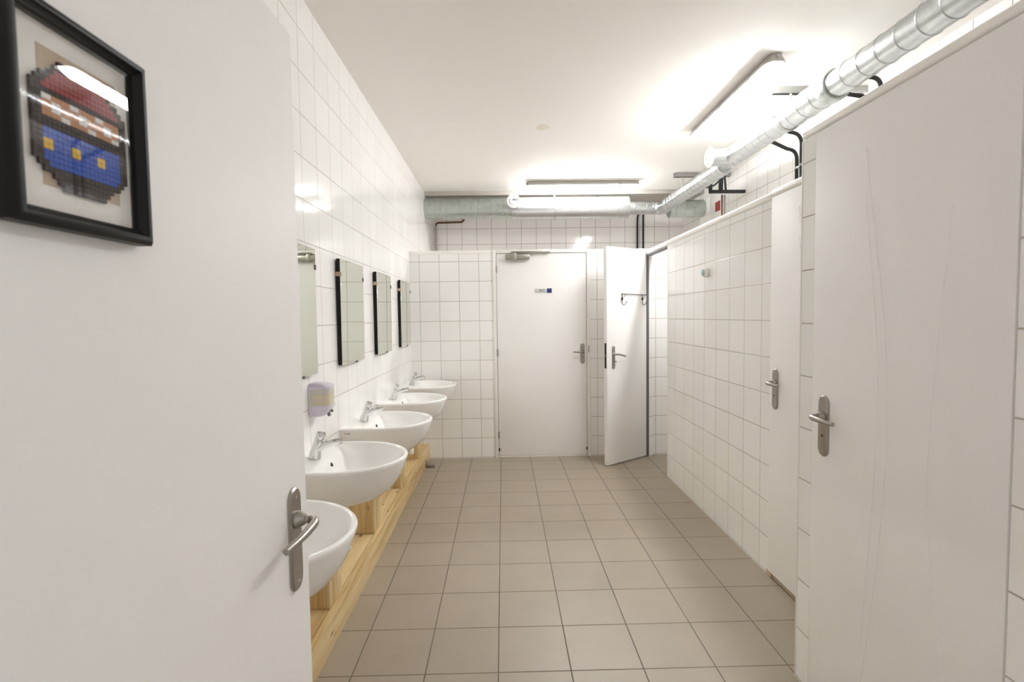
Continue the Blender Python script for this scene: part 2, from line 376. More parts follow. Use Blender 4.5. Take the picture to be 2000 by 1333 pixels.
# little foot profiles and metal jambs of the open stall
bm = NB(); bx(bm, XR-0.002, XR+0.064, 4.375, 4.392, 0, 2.056, bev=0.002); obj('trim_4', bm, 'cap', kind='structure')
bm = NB(); bx(bm, XN-0.003, XN+0.02, 1.906, 1.914, 0, 2.10, bev=0.002); obj('trim_5', bm, 'frame', kind='structure')
bm = NB(); bx(bm, XR+0.004, XR+0.05, 1.913, 2.66, 0.0, 0.012, bev=0.003); obj('trim_6', bm, 'tan', kind='structure')

# ------------------------------------------------------------------ door furniture
def handle(parent, at, normal, along, half_h=0.11, half_w=0.0205, lever=0.115, rise=0.035, drop=0.01, key=True, turn=False, neck=0.052):
    """plate with a lever; normal points out of the door, along is the way the lever runs"""
    at = Vector(at); n = Vector(normal).normalized(); a = Vector(along).normalized(); z = Vector((0,0,1))
    P = lambda u, v, w: at + a*u + z*v + n*w
    bm = NB()
    rings = []
    for grow, h in ((1.0, 0.0), (1.0, 0.004), (0.86, 0.0075)):
        rings.append([bm.verts.new(P(u*grow, v*(1-(1-grow)*half_w/half_h), h)) for u, v in stadium(half_w, half_h)])
    k = len(rings[0])
    for p, q in zip(rings, rings[1:]):
        for i in range(k): bm.faces.new((p[i], p[(i+1) % k], q[(i+1) % k], q[i]))
    bm.faces.new(rings[-1]); bm.faces.new(rings[0][::-1])
    plate = obj('handle_plate', bm, 'satin', parent)
    bm = NB()
    for s in (1, -1): tube(bm, [P(0, s*(half_h-0.02), 0.006), P(0, s*(half_h-0.02), 0.0092)], 0.004, 10)
    obj('screw', bm, 'chrome', plate)
    bm = NB()
    tube(bm, [P(0, rise, 0.006), P(0, rise, 0.012), P(0, rise, 0.022), P(0, rise, 0.026)], [0.0185, 0.0185, 0.0125, 0.0105], 18)
    pts = [P(0, rise, 0.02), P(0, rise, neck-0.012)] + arc(P(0.004, rise, neck+0.004), P(0, rise, neck-0.012), P(0.026, rise-0.002, neck+0.003), 6)
    rad = [0.0085]*2 + [0.0092]*7
    for t in (0.25, 0.45, 0.65, 0.85, 1.0):
        pts.append(P(0.026+(lever-0.026)*t, rise-0.002-drop*t, neck+0.003-0.012*t*t)); rad.append(0.0095-0.0022*t)
    tube(bm, pts, rad, 14)
    obj('lever', bm, 'satin', parent)
    if key:
        bm = NB(); tube(bm, [P(0, -0.035, 0.007), P(0, -0.035, 0.0082)], 0.0048, 12)
        obj('keyhole', bm, 'hole', plate)
    if turn:
        bm = NB(); tube(bm, [P(0, -0.038, 0.006), P(0, -0.038, 0.02)], 0.009, 14); tube(bm, [P(0.0, -0.038, 0.018), P(0.018, -0.040, 0.026)], [0.006, 0.0045], 10)
        obj('thumb_turn', bm, 'satin', parent)
def groove_lines(bm, x, y_edge, sgn=1):
    """the three long curved beads pressed into the stall doors"""
    A = ((.256,1.967),(.30,1.70),(.348,1.406),(.365,1.115),(.35,.80),(.301,.406),(.27,.2))
    B = ((.26,1.823),(.295,1.55),(.322,1.311),(.325,1.10),(.311,.827),(.27,.35))
    C = ((.567,1.723),(.535,1.40),(.517,1.148),(.512,.963),(.53,.75),(.56,.578),(.61,.30))
    def spline(P, n=5):
        out = []
        for i in range(len(P)-1):
            p0, p1, p2, p3 = P[max(i-1,0)], P[i], P[i+1], P[min(i+2, len(P)-1)]
            for k in range(n):
                t = k/n
                out.append(tuple(0.5*((2*b)+(c-a)*t+(2*a-5*b+4*c-d)*t*t+(3*b-a-3*c+d)*t**3) for a, b, c, d in zip(p0,p1,p2,p3)))
        return out + [P[-1]]
    for L in (A, B, C):
        q = spline(L)
        tube(bm, [(x, y_edge-u, z) for u, z in q], 0.0021, 6)

# door_1: the toilet door in the far partition
d1 = thing('door_1', 'white flush door with sign and closer in the far tiled partition', 'door', (0.395, Y1, 0), kind='structure')
bm = NB(); bx(bm, -0.060, 0.848, Y1-0.004, Y1+0.036, 0.022, 2.084, bev=0.002); obj('leaf', bm, 'door', d1)
bm = NB(); bx(bm, -0.099, -0.064, Y1-0.014, Y1+0.10, 0, 2.122, bev=0.003); bx(bm, 0.852, 0.889, Y1-0.014, Y1+0.10, 0, 2.122, bev=0.003); bx(bm, -0.064, 0.852, Y1-0.014, Y1+0.10, 2.088, 2.122, bev=0.003)
obj('door_frame', bm, 'frame', d1)
bm = NB(); bx(bm, -0.0635, 0.8515, Y1+0.004, Y1+0.05, 2.0845, 2.0875); bx(bm, -0.0638, -0.0602, Y1+0.004, Y1+0.05, 0.02, 2.086); bx(bm, 0.8482, 0.8518, Y1+0.004, Y1+0.05, 0.02, 2.086); obj('seal', bm, 'seal', d1, smooth=False)
bm = NB(); bx(bm, -0.060, 0.848, Y1-0.001, Y1+0.04, 0.0, 0.020, bev=0.003); obj('threshold', bm, 'frame', d1)
for z in (1.93, 1.085, 0.235):
    bm = NB(); tube(bm, [(-0.061, Y1-0.012, z-0.036), (-0.061, Y1-0.012, z+0.036)], 0.0075, 12); obj('hinge', bm, 'satin', d1)
for x in (-0.056, 0.846):
    bm = NB(); bx(bm, x-0.006, x+0.006, Y1-0.010, Y1-0.003, 0.066, 0.098, bev=0.001); obj('bottom_pin', bm, 'hole', d1)
bm = NB(); bx(bm, 0.863, 0.875, Y1-0.0165, Y1-0.013, 1.075, 1.145, bev=0.001); obj('strike_plate', bm, 'satin', d1)
handle(d1, (0.806, Y1-0.004, 1.062), (0,-1,0), (-1,0,0), half_h=0.104, half_w=0.023, lever=0.10, rise=0.020, drop=-0.002)
bm = NB(); bx(bm, 0.030, 0.275, Y1-0.058, Y1-0.0045, 2.022, 2.074, bev=0.006); body = obj('closer_body', bm, 'alu', d1)
bm = NB(); bx(bm, 0.096, 0.140, Y1-0.062, Y1-0.010, 2.012, 2.086, bev=0.006); obj('closer_cover', bm, 'alu', body)
bm = NB(); bx(bm, 0.090, 0.480, Y1-0.046, Y1-0.0145, 2.090, 2.106, bev=0.003); obj('closer_rail', bm, 'alu', d1)
bm = NB(); bx(bm, 0.112, 0.330, Y1-0.042, Y1-0.026, 2.079, 2.089, bev=0.002); tube(bm, [(0.118, Y1-0.034, 2.06), (0.118, Y1-0.034, 2.10)], 0.010, 12); obj('closer_arm', bm, 'satin', d1)
# sign on it
sg = thing('door_sign', 'small grey WC sign with dark blue square on the far white door', 'sign', (0.41, Y1-0.0065, 1.708))
bm = NB(); bx(bm, 0.325, 0.448, Y1-0.0075, Y1-0.0042, 1.687, 1.730, bev=0.0008); obj('plate', bm, 'signgrey', sg)
bm = NB(); bx(bm, 0.449, 0.498, Y1-0.0078, Y1-0.0042, 1.686, 1.731, bev=0.0008); obj('blue_square', bm, 'blue', sg)
def text_part(s, size, mat, parent, mw, name='lettering'):
    cu = bpy.data.curves.new('t', 'FONT'); cu.body = s; cu.size = size; cu.extrude = 0.0004; cu.align_x = 'CENTER'; cu.align_y = 'CENTER'; cu.offset = size*0.012
    t = bpy.data.objects.new('t', cu); COL.objects.link(t)
    bpy.context.view_layer.update()
    me = bpy.data.meshes.new_from_object(t.evaluated_get(bpy.context.evaluated_depsgraph_get()))
    bpy.data.objects.remove(t); bpy.data.curves.remove(cu)
    me.name = name; me.materials.clear(); me.materials.append(MAT[mat]); me.transform(mw)
    o = bpy.data.objects.new(name, me); COL.objects.link(o); o.parent = parent
    return o
text_part('WC', 0.034, 'ink', sg, Matrix.Translation((0.397-0.41, -0.0014, 0)) @ Matrix.Rotation(PI/2, 4, 'X'))

# door_2: the open stall door, swung into the room
HX, HY = 1.449, 5.036; UX, UY = -0.8217, -0.5699; DW = 0.572
rot2 = math.atan2(UY, UX)                        # local +x runs from the hinge to the free edge
d2 = thing('door_2', 'narrow white stall door standing open beside the far partition', 'door', (HX, HY, 0), rot2, kind='structure')
bm = NB(); bx(bm, 0.004, DW, -0.040, 0.0, 0.010, 2.10, bev=0.002); obj('leaf', bm, 'door', d2, shift=False)
bm = NB(); bx(bm, -0.006, 0.004, -0.02, 0.001, 0.01, 2.05, bev=0.002); obj('hinge_seal', bm, 'seal', d2, shift=False)
bm = NB(); bx(bm, DW-0.0005, DW+0.0015, -0.031, -0.009, 0.945, 1.185, bev=0.0005); lk = obj('lock_plate', bm, 'hole', d2, shift=False)
bm = NB(); bx(bm, DW, DW+0.012, -0.026, -0.014, 1.055, 1.075, bev=0.001); obj('latch', bm, 'satin', lk, shift=False)
def handle_local(parent, **kw):                  # same furniture, built in the door's own axes
    loc = parent.location.copy(); parent.location = (0,0,0); handle(parent, **kw); parent.location = loc
handle_local(d2, at=(0.488, 0.0, 1.046), normal=(0,1,0), along=(-1,0,0), half_h=0.112, half_w=0.020, lever=0.125, rise=0.032, drop=0.022, key=False, turn=True)
bm = NB(); bx(bm, XR+0.006, XR+0.05, 4.385, 5.045, 2.040, 2.052); bx(bm, XR+0.006, XR+0.024, 5.036, 5.046, 0, 2.05); obj('trim_7', bm, 'seal', kind='structure', smooth=False)
# hook rail on it
hk = thing('hook_rail', 'thin black hook rail with two hooks on the open stall door', 'coat hooks', (HX, HY, 1.65), rot2)
bm = NB(); tube(bm, [(0.02, 0.012, -0.003), (0.385, 0.012, 0.004)], 0.0036, 8)
for u in (0.03, 0.37): tube(bm, [(u, 0.0, 0), (u, 0.012, 0)], 0.003, 8)
obj('bar', bm, 'black', hk, shift=False)
for u in (0.083, 0.377):
    bm = NB(); pts = [(u, 0.016, 0.002), (u, 0.016, -0.075)] + arc((u-0.003, 0.018, -0.112), (u, 0.016, -0.085), (u-0.012, 0.040, -0.098), 6)[1:] + [(u-0.022, 0.056, -0.064)]
    tube(bm, pts, 0.0032, 8); tube(bm, arc((u-0.03, 0.034, -0.03), (u, 0.016, -0.028), (u-0.035, 0.02, 0.0), 6), 0.0018, 6)
    h = obj('hook', bm, 'black', hk, shift=False)
    bm = NB(); lathe(bm, [(0, -0.016), (0.006, -0.011), (0.0105, -0.002), (0.0105, 0.002), (0.006, 0.011), (0, 0.016)], 'Z', (u, 0.016, -0.043), 12); obj('bead', bm, 'dark', h, shift=False)

# door_3: the closed stall door in the far stall front
d3 = thing('door_3', 'white closed stall door with curved beads beside the tiled stall front', 'door', (XR, 2.3, 0), kind='structure')
bm = NB(); bx(bm, XR-0.003, XR+0.036, 1.935, 2.686, 0.026, 2.068, bev=0.002); groove_lines(bm, XR-0.003, 2.69); obj('leaf', bm, 'door', d3)
handle(d3, (XR-0.003, 2.625, 1.046), (-1,0,0), (0,-1,0), half_h=0.108, half_w=0.026, lever=0.100, rise=0.036, drop=0.004)
bm = NB(); bx(bm, XR-0.004, XR+0.03, 2.652, 2.700, 0.0, 0.030, bev=0.004); obj('bottom_stop', bm, 'tan', d3)
# door_4: the nearest stall door at the right edge
d4 = thing('door_4', 'large white stall door with curved beads nearest on the right', 'door', (XN, 1.46, 0), kind='structure')
bm = NB(); bx(bm, XN-0.002, XN+0.036, 1.10, 1.829, 0.012, 2.100, bev=0.002); groove_lines(bm, XN-0.002, 1.83); obj('leaf', bm, 'door', d4)
handle(d4, (XN-0.002, 1.755, 1.046), (-1,0,0), (0,-1,0), half_h=0.110, half_w=0.0275, lever=0.110, rise=0.035, drop=0.004)
# door_5: the entrance door standing open on the left
XD = -0.45
d5 = thing('door_5', 'large white entrance door standing open on the left', 'door', (XD, 0.7, 0), kind='structure')
bm = NB(); bx(bm, XD-0.04, XD, YF+0.005, 1.119, 0.012, 2.066, bev=0.0015); obj('leaf', bm, 'door', d5)
handle(d5, (XD, 1.047, 0.989), (1,0,0), (0,-1,0), half_h=0.111, half_w=0.0265, lever=0.128, rise=0.042, drop=0.008, key=False, neck=0.048)

# ------------------------------------------------------------------ picture on the entrance door
pf = thing('picture_frame', 'small black framed bead mosaic picture hanging on the open entrance door', 'picture', (XD+0.01, 0.54, 1.655))
fy0, fy1, fz0, fz1 = 0.451, 0.632, 1.547, 1.7615; oy0, oy1, oz0, oz1 = 0.477, 0.6195, 1.565, 1.7465
bm = NB()
prof = [(0.0, 0.002), (0.0, 0.017), (0.25, 0.021), (0.55, 0.0205), (0.72, 0.015), (0.9, 0.0135), (1.0, 0.011), (1.0, 0.002)]
rings = []
for t, h in prof:
    a0, a1, b0, b1 = fy0+(oy0-fy0)*t, fy1+(oy1-fy1)*t, fz0+(oz0-fz0)*t, fz1+(oz1-fz1)*t
    rings.append([bm.verts.new((XD+h, y, z)) for y, z in ((a0,b0),(a1,b0),(a1,b1),(a0,b1))])
for p, q in zip(rings, rings[1:]+rings[:1]):
    for k in range(4): bm.faces.new((p[k], p[(k+1) % 4], q[(k+1) % 4], q[k]))
obj('frame', bm, 'dark', pf)
bm = NB(); bx(bm, XD+0.001, XD+0.003, oy0-0.004, oy1+0.004, oz0-0.004, oz1+0.004); obj('mount', bm, 'passe', pf, smooth=False)
bm = NB(); bx(bm, XD+0.003, XD+0.0034, 0.504, 0.602, 1.590, 1.726); obj('backing_paper', bm, 'tan', pf, smooth=False)
bm = NB(); bx(bm, XD+0.0098, XD+0.0108, oy0-0.002, oy1+0.002, oz0-0.002, oz1+0.002); obj('glass_pane', bm, 'glass', pf, smooth=False)
MAT['b_dark'] = plain('dark brown beads', (0.035, 0.022, 0.018), 0.6, spec=0.15); MAT['b_red'] = plain('dark red beads', (0.26, 0.03, 0.03), 0.6, spec=0.15)
MAT['b_white'] = plain('white beads', (0.74, 0.73, 0.70), 0.6, spec=0.15); MAT['b_skin'] = plain('light brown beads', (0.50, 0.25, 0.13), 0.6, spec=0.15)
MAT['b_blue'] = plain('blue beads', (0.03, 0.085, 0.42), 0.6, spec=0.15); MAT['b_yel'] = plain('yellow beads', (0.65, 0.42, 0.04), 0.6, spec=0.15)
bm = NB(); cell = 0.0054; NYC, NZC = 22, 24; my0, mz0 = 0.4920, 1.5870
for j in range(NZC):
    half = min(11, 5 + j*1.2, 5 + (NZC-1-j)*1.2)            # a plain stepped octagon of bands
    for i in range(NYC):
        if abs(i+0.5-NYC/2) > half: continue
        edge = abs(i+0.5-NYC/2) > half-1.6 or j < 2 or j > NZC-3
        band = (0 if j < 4 else 4 if j < 11 else 0 if j < 13 else 3 if j < 17 else 0 if j < 18 else 1)
        if band == 3 and (i//2 + j//2) % 3 == 0: band = 2
        if band == 4 and j in (7, 8) and (i//2) % 3 == 1: band = 5
        c = 0 if edge else band
        n0 = len(bm.faces)
        y, z = my0+i*cell, mz0+j*cell
        bx(bm, XD+0.0034, XD+0.0068, y+0.0002, y+cell-0.0002, z+0.0002, z+cell-0.0002)
        bm.faces.ensure_lookup_table()
        for f in bm.faces[n0:]: f.material_index = c
obj('bead_mosaic', bm, ['b_dark', 'b_red', 'b_white', 'b_skin', 'b_blue', 'b_yel'], pf, smooth=False)

# ------------------------------------------------------------------ wash basins along the left wall
ZR = 0.826                                       # height of the rims
def basin_outline(hw, dep, n=72, x0=0.0, straight=0.40):
    """D-shaped outline, wall side straight; returns n points (x from the wall, y along it)"""
    xs = x0 + (dep-x0)*straight; L = xs - x0
    per = []
    m_el = n - 28
    for k in range(7): per.append((x0, -hw + 2*hw*(6.5-k)/7 - 0))          # wall edge, from +y to -y
    for k in range(10): per.append((x0 + L*(k+0.0)/10, -hw))
    for k in range(m_el+1): t = -PI/2 + PI*k/m_el; per.append((xs + (dep-xs)*math.cos(t), hw*math.sin(t)))
    for k in range(10): per.append((xs - L*(k+1)/10 + 0.0, hw))
    return per
def make_basin():
    root = thing('wash_basin', 'x', 'wash basin', (XL, 0, ZR), 0, 'wash basins along the tiled wall')
    HW, DP = 0.272, 0.487
    # shell: outside rings from underneath up to the rim, over the rim, then down into the bowl
    outer = basin_outline(HW, DP); n = len(outer)
    def ring_scaled(s, z, cx=0.19, back=0.0):
        out = []
        for x, y in outer:
            out.append((max(back, cx + (x-cx)*s) if x > 1e-6 else back, y*s, z))
        return out
    rings = [ring_scaled(0.30, -0.205, 0.17), ring_scaled(0.45, -0.198, 0.175), ring_scaled(0.62, -0.178, 0.18), ring_scaled(0.765, -0.145, 0.185),
             ring_scaled(0.875, -0.100, 0.19), ring_scaled(0.945, -0.055, 0.19), ring_scaled(0.985, -0.020, 0.19), ring_scaled(0.998, -0.006, 0.19)]
    rings += [[(x, y, 0.0) for x, y in basin_outline(HW-0.005, DP-0.005)]]
    rings += [[(x, y, 0.0) for x, y in basin_outline(HW-0.016, DP-0.016)]]
    # bowl: superellipse rings starting as the inner rim line, tap ledge left at the wall
    def bowl(hw, x0, dep, z, zback):
        res = []
        ol = basin_outline(hw, dep, x0=x0, straight=0.34)
        for x, y in ol:
            t = max(0.0, min(1.0, (x-x0)/(0.12)))
            t = t*t*(3-2*t)
            res.append((x, y, zback*(1-t)+z*t))
        return res
    rings += [bowl(HW-0.021, 0.012, DP-0.021, -0.004, -0.001), bowl(HW-0.030, 0.045, DP-0.031, -0.016, -0.006), bowl(HW-0.048, 0.098, DP-0.047, -0.040, -0.018),
              bowl(HW-0.072, 0.128, DP-0.070, -0.070, -0.052), bowl(HW-0.105, 0.145, DP-0.105, -0.100, -0.090), bowl(HW-0.150, 0.175, DP-0.155, -0.120, -0.116), bowl(0.05, 0.215, 0.305, -0.128, -0.128)]
    bm = NB(); vr = [[bm.verts.new(p) for p in r] for r in rings]
    for a, b_ in zip(vr, vr[1:]):
        for k in range(n): bm.faces.new((a[k], a[(k+1) % n], b_[(k+1) % n], b_[k]))
    bm.faces.new(vr[0][::-1]); bm.faces.new(vr[-1])
    o = obj('basin_bowl', bm, 'ceramic', root, shift=False)
    o.data.set_sharp_from_angle(angle=math.radians(60))
    bm = NB(); lathe(bm, [(0.028, 0), (0.027, 0.003), (0.018, 0.0035), (0.016, -0.002), (0, -0.002)], 'Z', (0.26, 0, -0.129), 20); obj('drain', bm, 'chrome', root, shift=False)
    bm = NB()
    pts = [(0.1405, 0.0042*math.cos(2*PI*k/12), -0.041+0.009*math.sin(2*PI*k/12)) for k in range(12)]
    a = [bm.verts.new((x-0.004, y, z)) for x, y, z in pts]; b_ = [bm.verts.new((x+0.0035+(0.041+z)*-0.35, y, z)) for x, y, z in pts]
    bm.faces.new(b_); bm.faces.new(a[::-1])
    for k in range(12): bm.faces.new((a[k], a[(k+1) % 12], b_[(k+1) % 12], b_[k]))
    obj('overflow', bm, 'hole', root, shift=False)
    # white waste trap under the bowl
    bm = NB(); tube(bm, [(0.192, 0, -0.195), (0.192, 0, -0.36)], 0.017, 16); tube(bm, [(0.192, 0, -0.355), (0.192, 0, -0.36), (0.192, 0, -0.44), (0.192, 0, -0.452)], [0.019, 0.026, 0.026, 0.016], 16)
    tube(bm, [(0.192, 0, -0.385), (0.1515, 0, -0.385)], 0.014, 12); obj('waste_trap', bm, 'plastic', root, shift=False)
    # tap: leaning body, push top, upward spout
    bm = NB()
    tube(bm, [(0.064, 0, -0.007), (0.065, 0, -0.002), (0.069, 0, 0.018), (0.080, 0, 0.052), (0.089, 0, 0.078), (0.0905, 0, 0.082)], [0.0275, 0.0270, 0.0245, 0.0215, 0.0212, 0.0190], 22)
    tap = obj('tap', bm, 'chrome', root, shift=False)
    bm = NB(); tube(bm, [(0.0895, 0, 0.080), (0.091, 0, 0.084), (0.0975, 0, 0.104), (0.0985, 0, 0.108), (0.099, 0, 0.1095)], [0.0185, 0.0212, 0.0210, 0.0185, 0.012], 22); obj('push_top', bm, 'chrome', tap, shift=False)
    bm = NB(); tube(bm, [(0.078, 0, 0.036), (0.110, 0, 0.051), (0.150, 0, 0.062), (0.182, 0, 0.069), (0.189, 0, 0.070)], [0.022, 0.0170, 0.0140, 0.0125, 0.0105], 18)
    tube(bm, [(0.180, 0, 0.066), (0.182, 0, 0.055)], 0.0098, 14); obj('spout', bm, 'chrome', tap, shift=False)
    text_part('roca', 0.019, 'mark', root, Matrix.Translation((0.042, -0.2682, -0.026)) @ Matrix.Rotation(PI/2, 4, 'X'), 'maker_mark')
    return root
b0 = make_basin()
BY = (1.465, 2.283, 3.100, 3.915, 4.725)
BL = ('white wash basin nearest the open entrance door, half hidden behind its edge', 'white wash basin second from the entrance door, under the wall soap dispenser',
      'white wash basin in the middle of the row of five', 'white wash basin second from the far tiled partition', 'white wash basin next to the far tiled partition')
for i, y in enumerate(BY):
    if i == 0: b0.location = (XL, y, ZR); b0['label'] = BL[0]
    else: dup(b0, (XL, y, ZR), 0, BL[i])

# ------------------------------------------------------------------ mirrors
def make_mirror():
    root = thing('wall_mirror', 'x', 'mirror', (XL, 0, 1.49), 0, 'frameless mirrors above the basins')
    H, W = 0.302, 0.226
    T = Matrix.Rotation(math.radians(0.35), 4, 'Y')
    bm = NB(); bx(bm, 0.006, 0.026, -W+0.002, W-0.002, -H+0.002, H-0.002); bm.transform(T); obj('shaded_gap_backing', bm, 'dark', root, shift=False, smooth=False)  # black backing also paints the shaded gap behind the glass
    bm = NB(); bx(bm, 0.0262, 0.030, -W, W, -H, H, bev=0.0008, seg=1); bm.transform(T); obj('mirror_glass', bm, 'mirror', root, shift=False)
    for y, z, w_, h_ in ((W-0.004, H-0.088, 0.007, 0.012), (-W+0.004, H-0.088, 0.007, 0.012), (0.05, -H+0.001, 0.010, 0.006)):
        bm = NB(); bx(bm, 0.0, 0.034, y-w_, y+w_, z-h_, z+h_, bev=0.001); bm.transform(T)
        obj('clip', bm, 'seal' if z < 0 or y > 0 else 'tan', root, shift=False)
    return root
m0 = make_mirror()
MY = (2.232, 3.060, 3.870, 4.715)
ML = ('frameless mirror above the soap dispenser, nearest the entrance door', 'frameless mirror above the middle basin, second from the entrance door',
      'frameless mirror second from the far tiled partition', 'frameless mirror closest to the far tiled partition')
for i, y in enumerate(MY):
    if i == 0: m0.location = (XL, y, 1.49); m0['label'] = ML[0]
    else: dup(m0, (XL, y, 1.49), 0, ML[i])

# ------------------------------------------------------------------ soap dispenser
sd = thing('soap_dispenser', 'milky lilac soap dispenser with clear window on the tiled wall', 'soap dispenser', (XL, 2.445, 1.065))
def sd_ring(hw, dep, z, n=9, r=0.028):
    """rounded-front section of the dispenser, wall at x=0"""
    out = [(0, -hw, z)]
    for k in range(n): t = -PI/2 + (PI/2)*k/(n-1); out.append((dep-r+r*math.cos(t), -hw+r+r*math.sin(t), z))
    for k in range(n): t = (PI/2)*k/(n-1); out.append((dep-r+r*math.cos(t), hw-r+r*math.sin(t), z))
    out.append((0, hw, z)); return out
def loft(sections, mat, name, parent):
    bm = NB(); vr = [[bm.verts.new(p) for p in s] for s in sections]; n = len(vr[0])
    for a, b_ in zip(vr, vr[1:]):
        for k in range(n): bm.faces.new((a[k], a[(k+1) % n], b_[(k+1) % n], b_[k]))
    bm.faces.new(vr[0][::-1]); bm.faces.new(vr[-1])
    return obj(name, bm, mat, parent, shift=False)
bm = NB(); bx(bm, 0, 0.012, -0.056, 0.056, -0.075, 0.072, bev=0.004); obj('back_plate', bm, 'lilac', sd, shift=False)
loft([sd_ring(0.040, 0.060, -0.082), sd_ring(0.046, 0.078, -0.072), sd_ring(0.054, 0.098, -0.040), sd_ring(0.055, 0.100, -0.028)], 'lilac', 'lower_body', sd)
loft([sd_ring(0.0525, 0.096, -0.0285), sd_ring(0.0525, 0.096, 0.026)], 'soap', 'reservoir_window', sd)
loft([sd_ring(0.0525, 0.096, 0.0265), sd_ring(0.0525, 0.096, 0.052)], 'smoke', 'upper_window', sd)
loft([sd_ring(0.055, 0.100, 0.052), sd_ring(0.055, 0.099, 0.062), sd_ring(0.050, 0.088, 0.072), sd_ring(0.040, 0.062, 0.079)], 'lilac', 'lid', sd)
bm = NB(); tube(bm, [(0.074, 0.0, -0.060), (0.081, 0.0, -0.086)], [0.010, 0.007], 12); tube(bm, [(0.082, 0.012, -0.058), (0.094, 0.012, -0.066)], 0.006, 10); obj('nozzle', bm, 'seal', sd, shift=False)

# ------------------------------------------------------------------ pine boxing under the basins
pl = thing('pine_plinth', 'long low knotty pine box running along the wall under the basins', 'plinth', (-0.85, 3.2, 0))
XW = -0.772
bm = NB(); bx(bm, XW-0.022, XW, 0.62, Y1-0.003, 0.0, 0.160, bev=0.002); obj('front_board', bm, 'wood_y', pl)
bm = NB(); bx(bm, XL+0.001, XW-0.0245, 0.62, Y1-0.003, 0.135, 0.1585, bev=0.002); obj('top_board', bm, 'wood_y', pl)
bm = NB(); bx(bm, XL+0.001, XW-0.024, 0.60, 0.619, 0.0, 0.158, bev=0.001); obj('end_board', bm, 'wood_z', pl)
PL = ('pine pipe box behind the entrance door edge under the nearest basin', 'pine pipe box under the second basin from the entrance door', 'pine pipe box under the middle basin',
      'pine pipe box under the basin second from the far partition', 'pine pipe box under the basin next to the far partition')
p0 = None
for i, y in enumerate((1.395, 2.184, 2.962, 3.755, 4.543)):
    loc = (-0.86, y, 0.1605)
    if p0 is None:
        p0 = thing('pine_pipe_box', PL[0], 'pipe casing', loc, 0, 'pine pipe boxes under the basins')
        bm = NB(); bx(bm, -0.076, 0.052, 0.0, 0.020, 0, 0.44, bev=0.0015); obj('near_board', bm, 'wood_z', p0, shift=False)
        bm = NB(); bx(bm, 0.0525, 0.072, 0.0, 0.155, 0, 0.44, bev=0.0015); obj('front_board', bm, 'wood_z', p0, shift=False)
        bm = NB(); bx(bm, -0.076, 0.052, 0.135, 0.155, 0, 0.44, bev=0.0015); obj('far_board', bm, 'wood_z', p0, shift=False)
    else: dup(p0, loc, 0, PL[i])
ds = thing('door_stop', 'small dark metal door stop on the floor against the pine plinth', 'door stop', (-0.735, 4.81, 0))
bm = NB(); bx(bm, -0.7715, -0.765, 4.785, 4.845, 0.0, 0.062, bev=0.001); obj('upright_plate', bm, 'satin', ds)
bm = NB(); bx(bm, -0.7648, -0.690, 4.785, 4.845, 0.006, 0.030, bev=0.004); obj('arm', bm, 'satin', ds)
bm = NB(); bx(bm, -0.7648, -0.684, 4.790, 4.840, 0.0, 0.0058, bev=0.001); obj('foot', bm, 'seal', ds)

# ------------------------------------------------------------------ ceiling lamps
def make_lamp():
    """1.27 m batten, long axis local X, hangs down from z = 0"""
    root = thing('ceiling_light', 'x', 'ceiling light', (0,0,ZC), 0, 'fluorescent battens on the ceiling')
    Lh = 0.635
    def section(half_len, ws):
        bm = NB(); vr = []
        for xx, s in half_len:
            vr.append([bm.verts.new((xx, y*s, z)) for y, z in ws(s)])
        n = len(vr[0])
        for a, b_ in zip(vr, vr[1:]):
            for k in range(n): bm.faces.new((a[k], a[(k+1) % n], b_[(k+1) % n], b_[k]))
        bm.faces.new(vr[0][::-1]); bm.faces.new(vr[-1]); return bm
    hous = lambda s: [(-0.040, -0.004), (-0.042, -0.018), (-0.064, -0.036), (-0.064, -0.054), (-0.060, -0.054), (-0.060, -0.050), (0.060, -0.050), (0.060, -0.054), (0.064, -0.054), (0.064, -0.036), (0.042, -0.018), (0.040, -0.004)]
    bm = section([(-Lh, 0.60), (-Lh+0.02, 0.92), (-Lh+0.05, 1.0), (Lh-0.05, 1.0), (Lh-0.02, 0.92), (Lh, 0.60)], hous); obj('housing', bm, 'housing', root, shift=False)
    def diff(s):
        d = 0.051 + (0.050 if s > 0.97 else 0.050*s*0.8)
        q = (d-0.0505)/0.0505; w_ = [(0.050, 0.0), (0.0465, 0.006), (0.038, 0.020), (0.027, 0.036), (0.015, 0.0475), (0.004, 0.0505)]
        return [(-y, -0.0505-h*q) for y, h in w_] + [(y, -0.0505-h*q) for y, h in w_[::-1]]
    bm = section([(-Lh+0.008, 0.62), (-Lh+0.03, 0.93), (-Lh+0.065, 1.0), (Lh-0.065, 1.0), (Lh-0.03, 0.93), (Lh-0.008, 0.62)], diff); obj('diffuser', bm, 'lit', root, shift=False)
    for x in (-0.42, 0.0, 0.42):
        bm = NB(); bx(bm, x-0.012, x+0.012, -0.067, -0.0645, -0.062, -0.036, bev=0.0008); obj('clip', bm, 'housing', root, shift=False)
        bm = NB(); bx(bm, x-0.012, x+0.012, 0.0645, 0.067, -0.062, -0.036, bev=0.0008); obj('clip', bm, 'housing', root, shift=False)
        bm = NB(); bx(bm, x-0.03, x+0.03, -0.03, 0.03, -0.004, -0.0003); obj('mount', bm, 'steel', root, shift=False)
    bm = NB(); tube(bm, [(-Lh+0.012, 0, -0.020), (-Lh-0.012, 0, -0.020)], [0.014, 0.011], 14); obj('cable_gland', bm, 'housing', root, shift=False)
    return root
l0 = make_lamp(); l0.location = (0.935, 5.80, ZC); l0['label'] = 'lit fluorescent batten across the ceiling above the back ventilation duct'
dup(l0, (1.640, 3.635, ZC), PI/2, 'lit fluorescent batten on the ceiling running along beside the right duct')
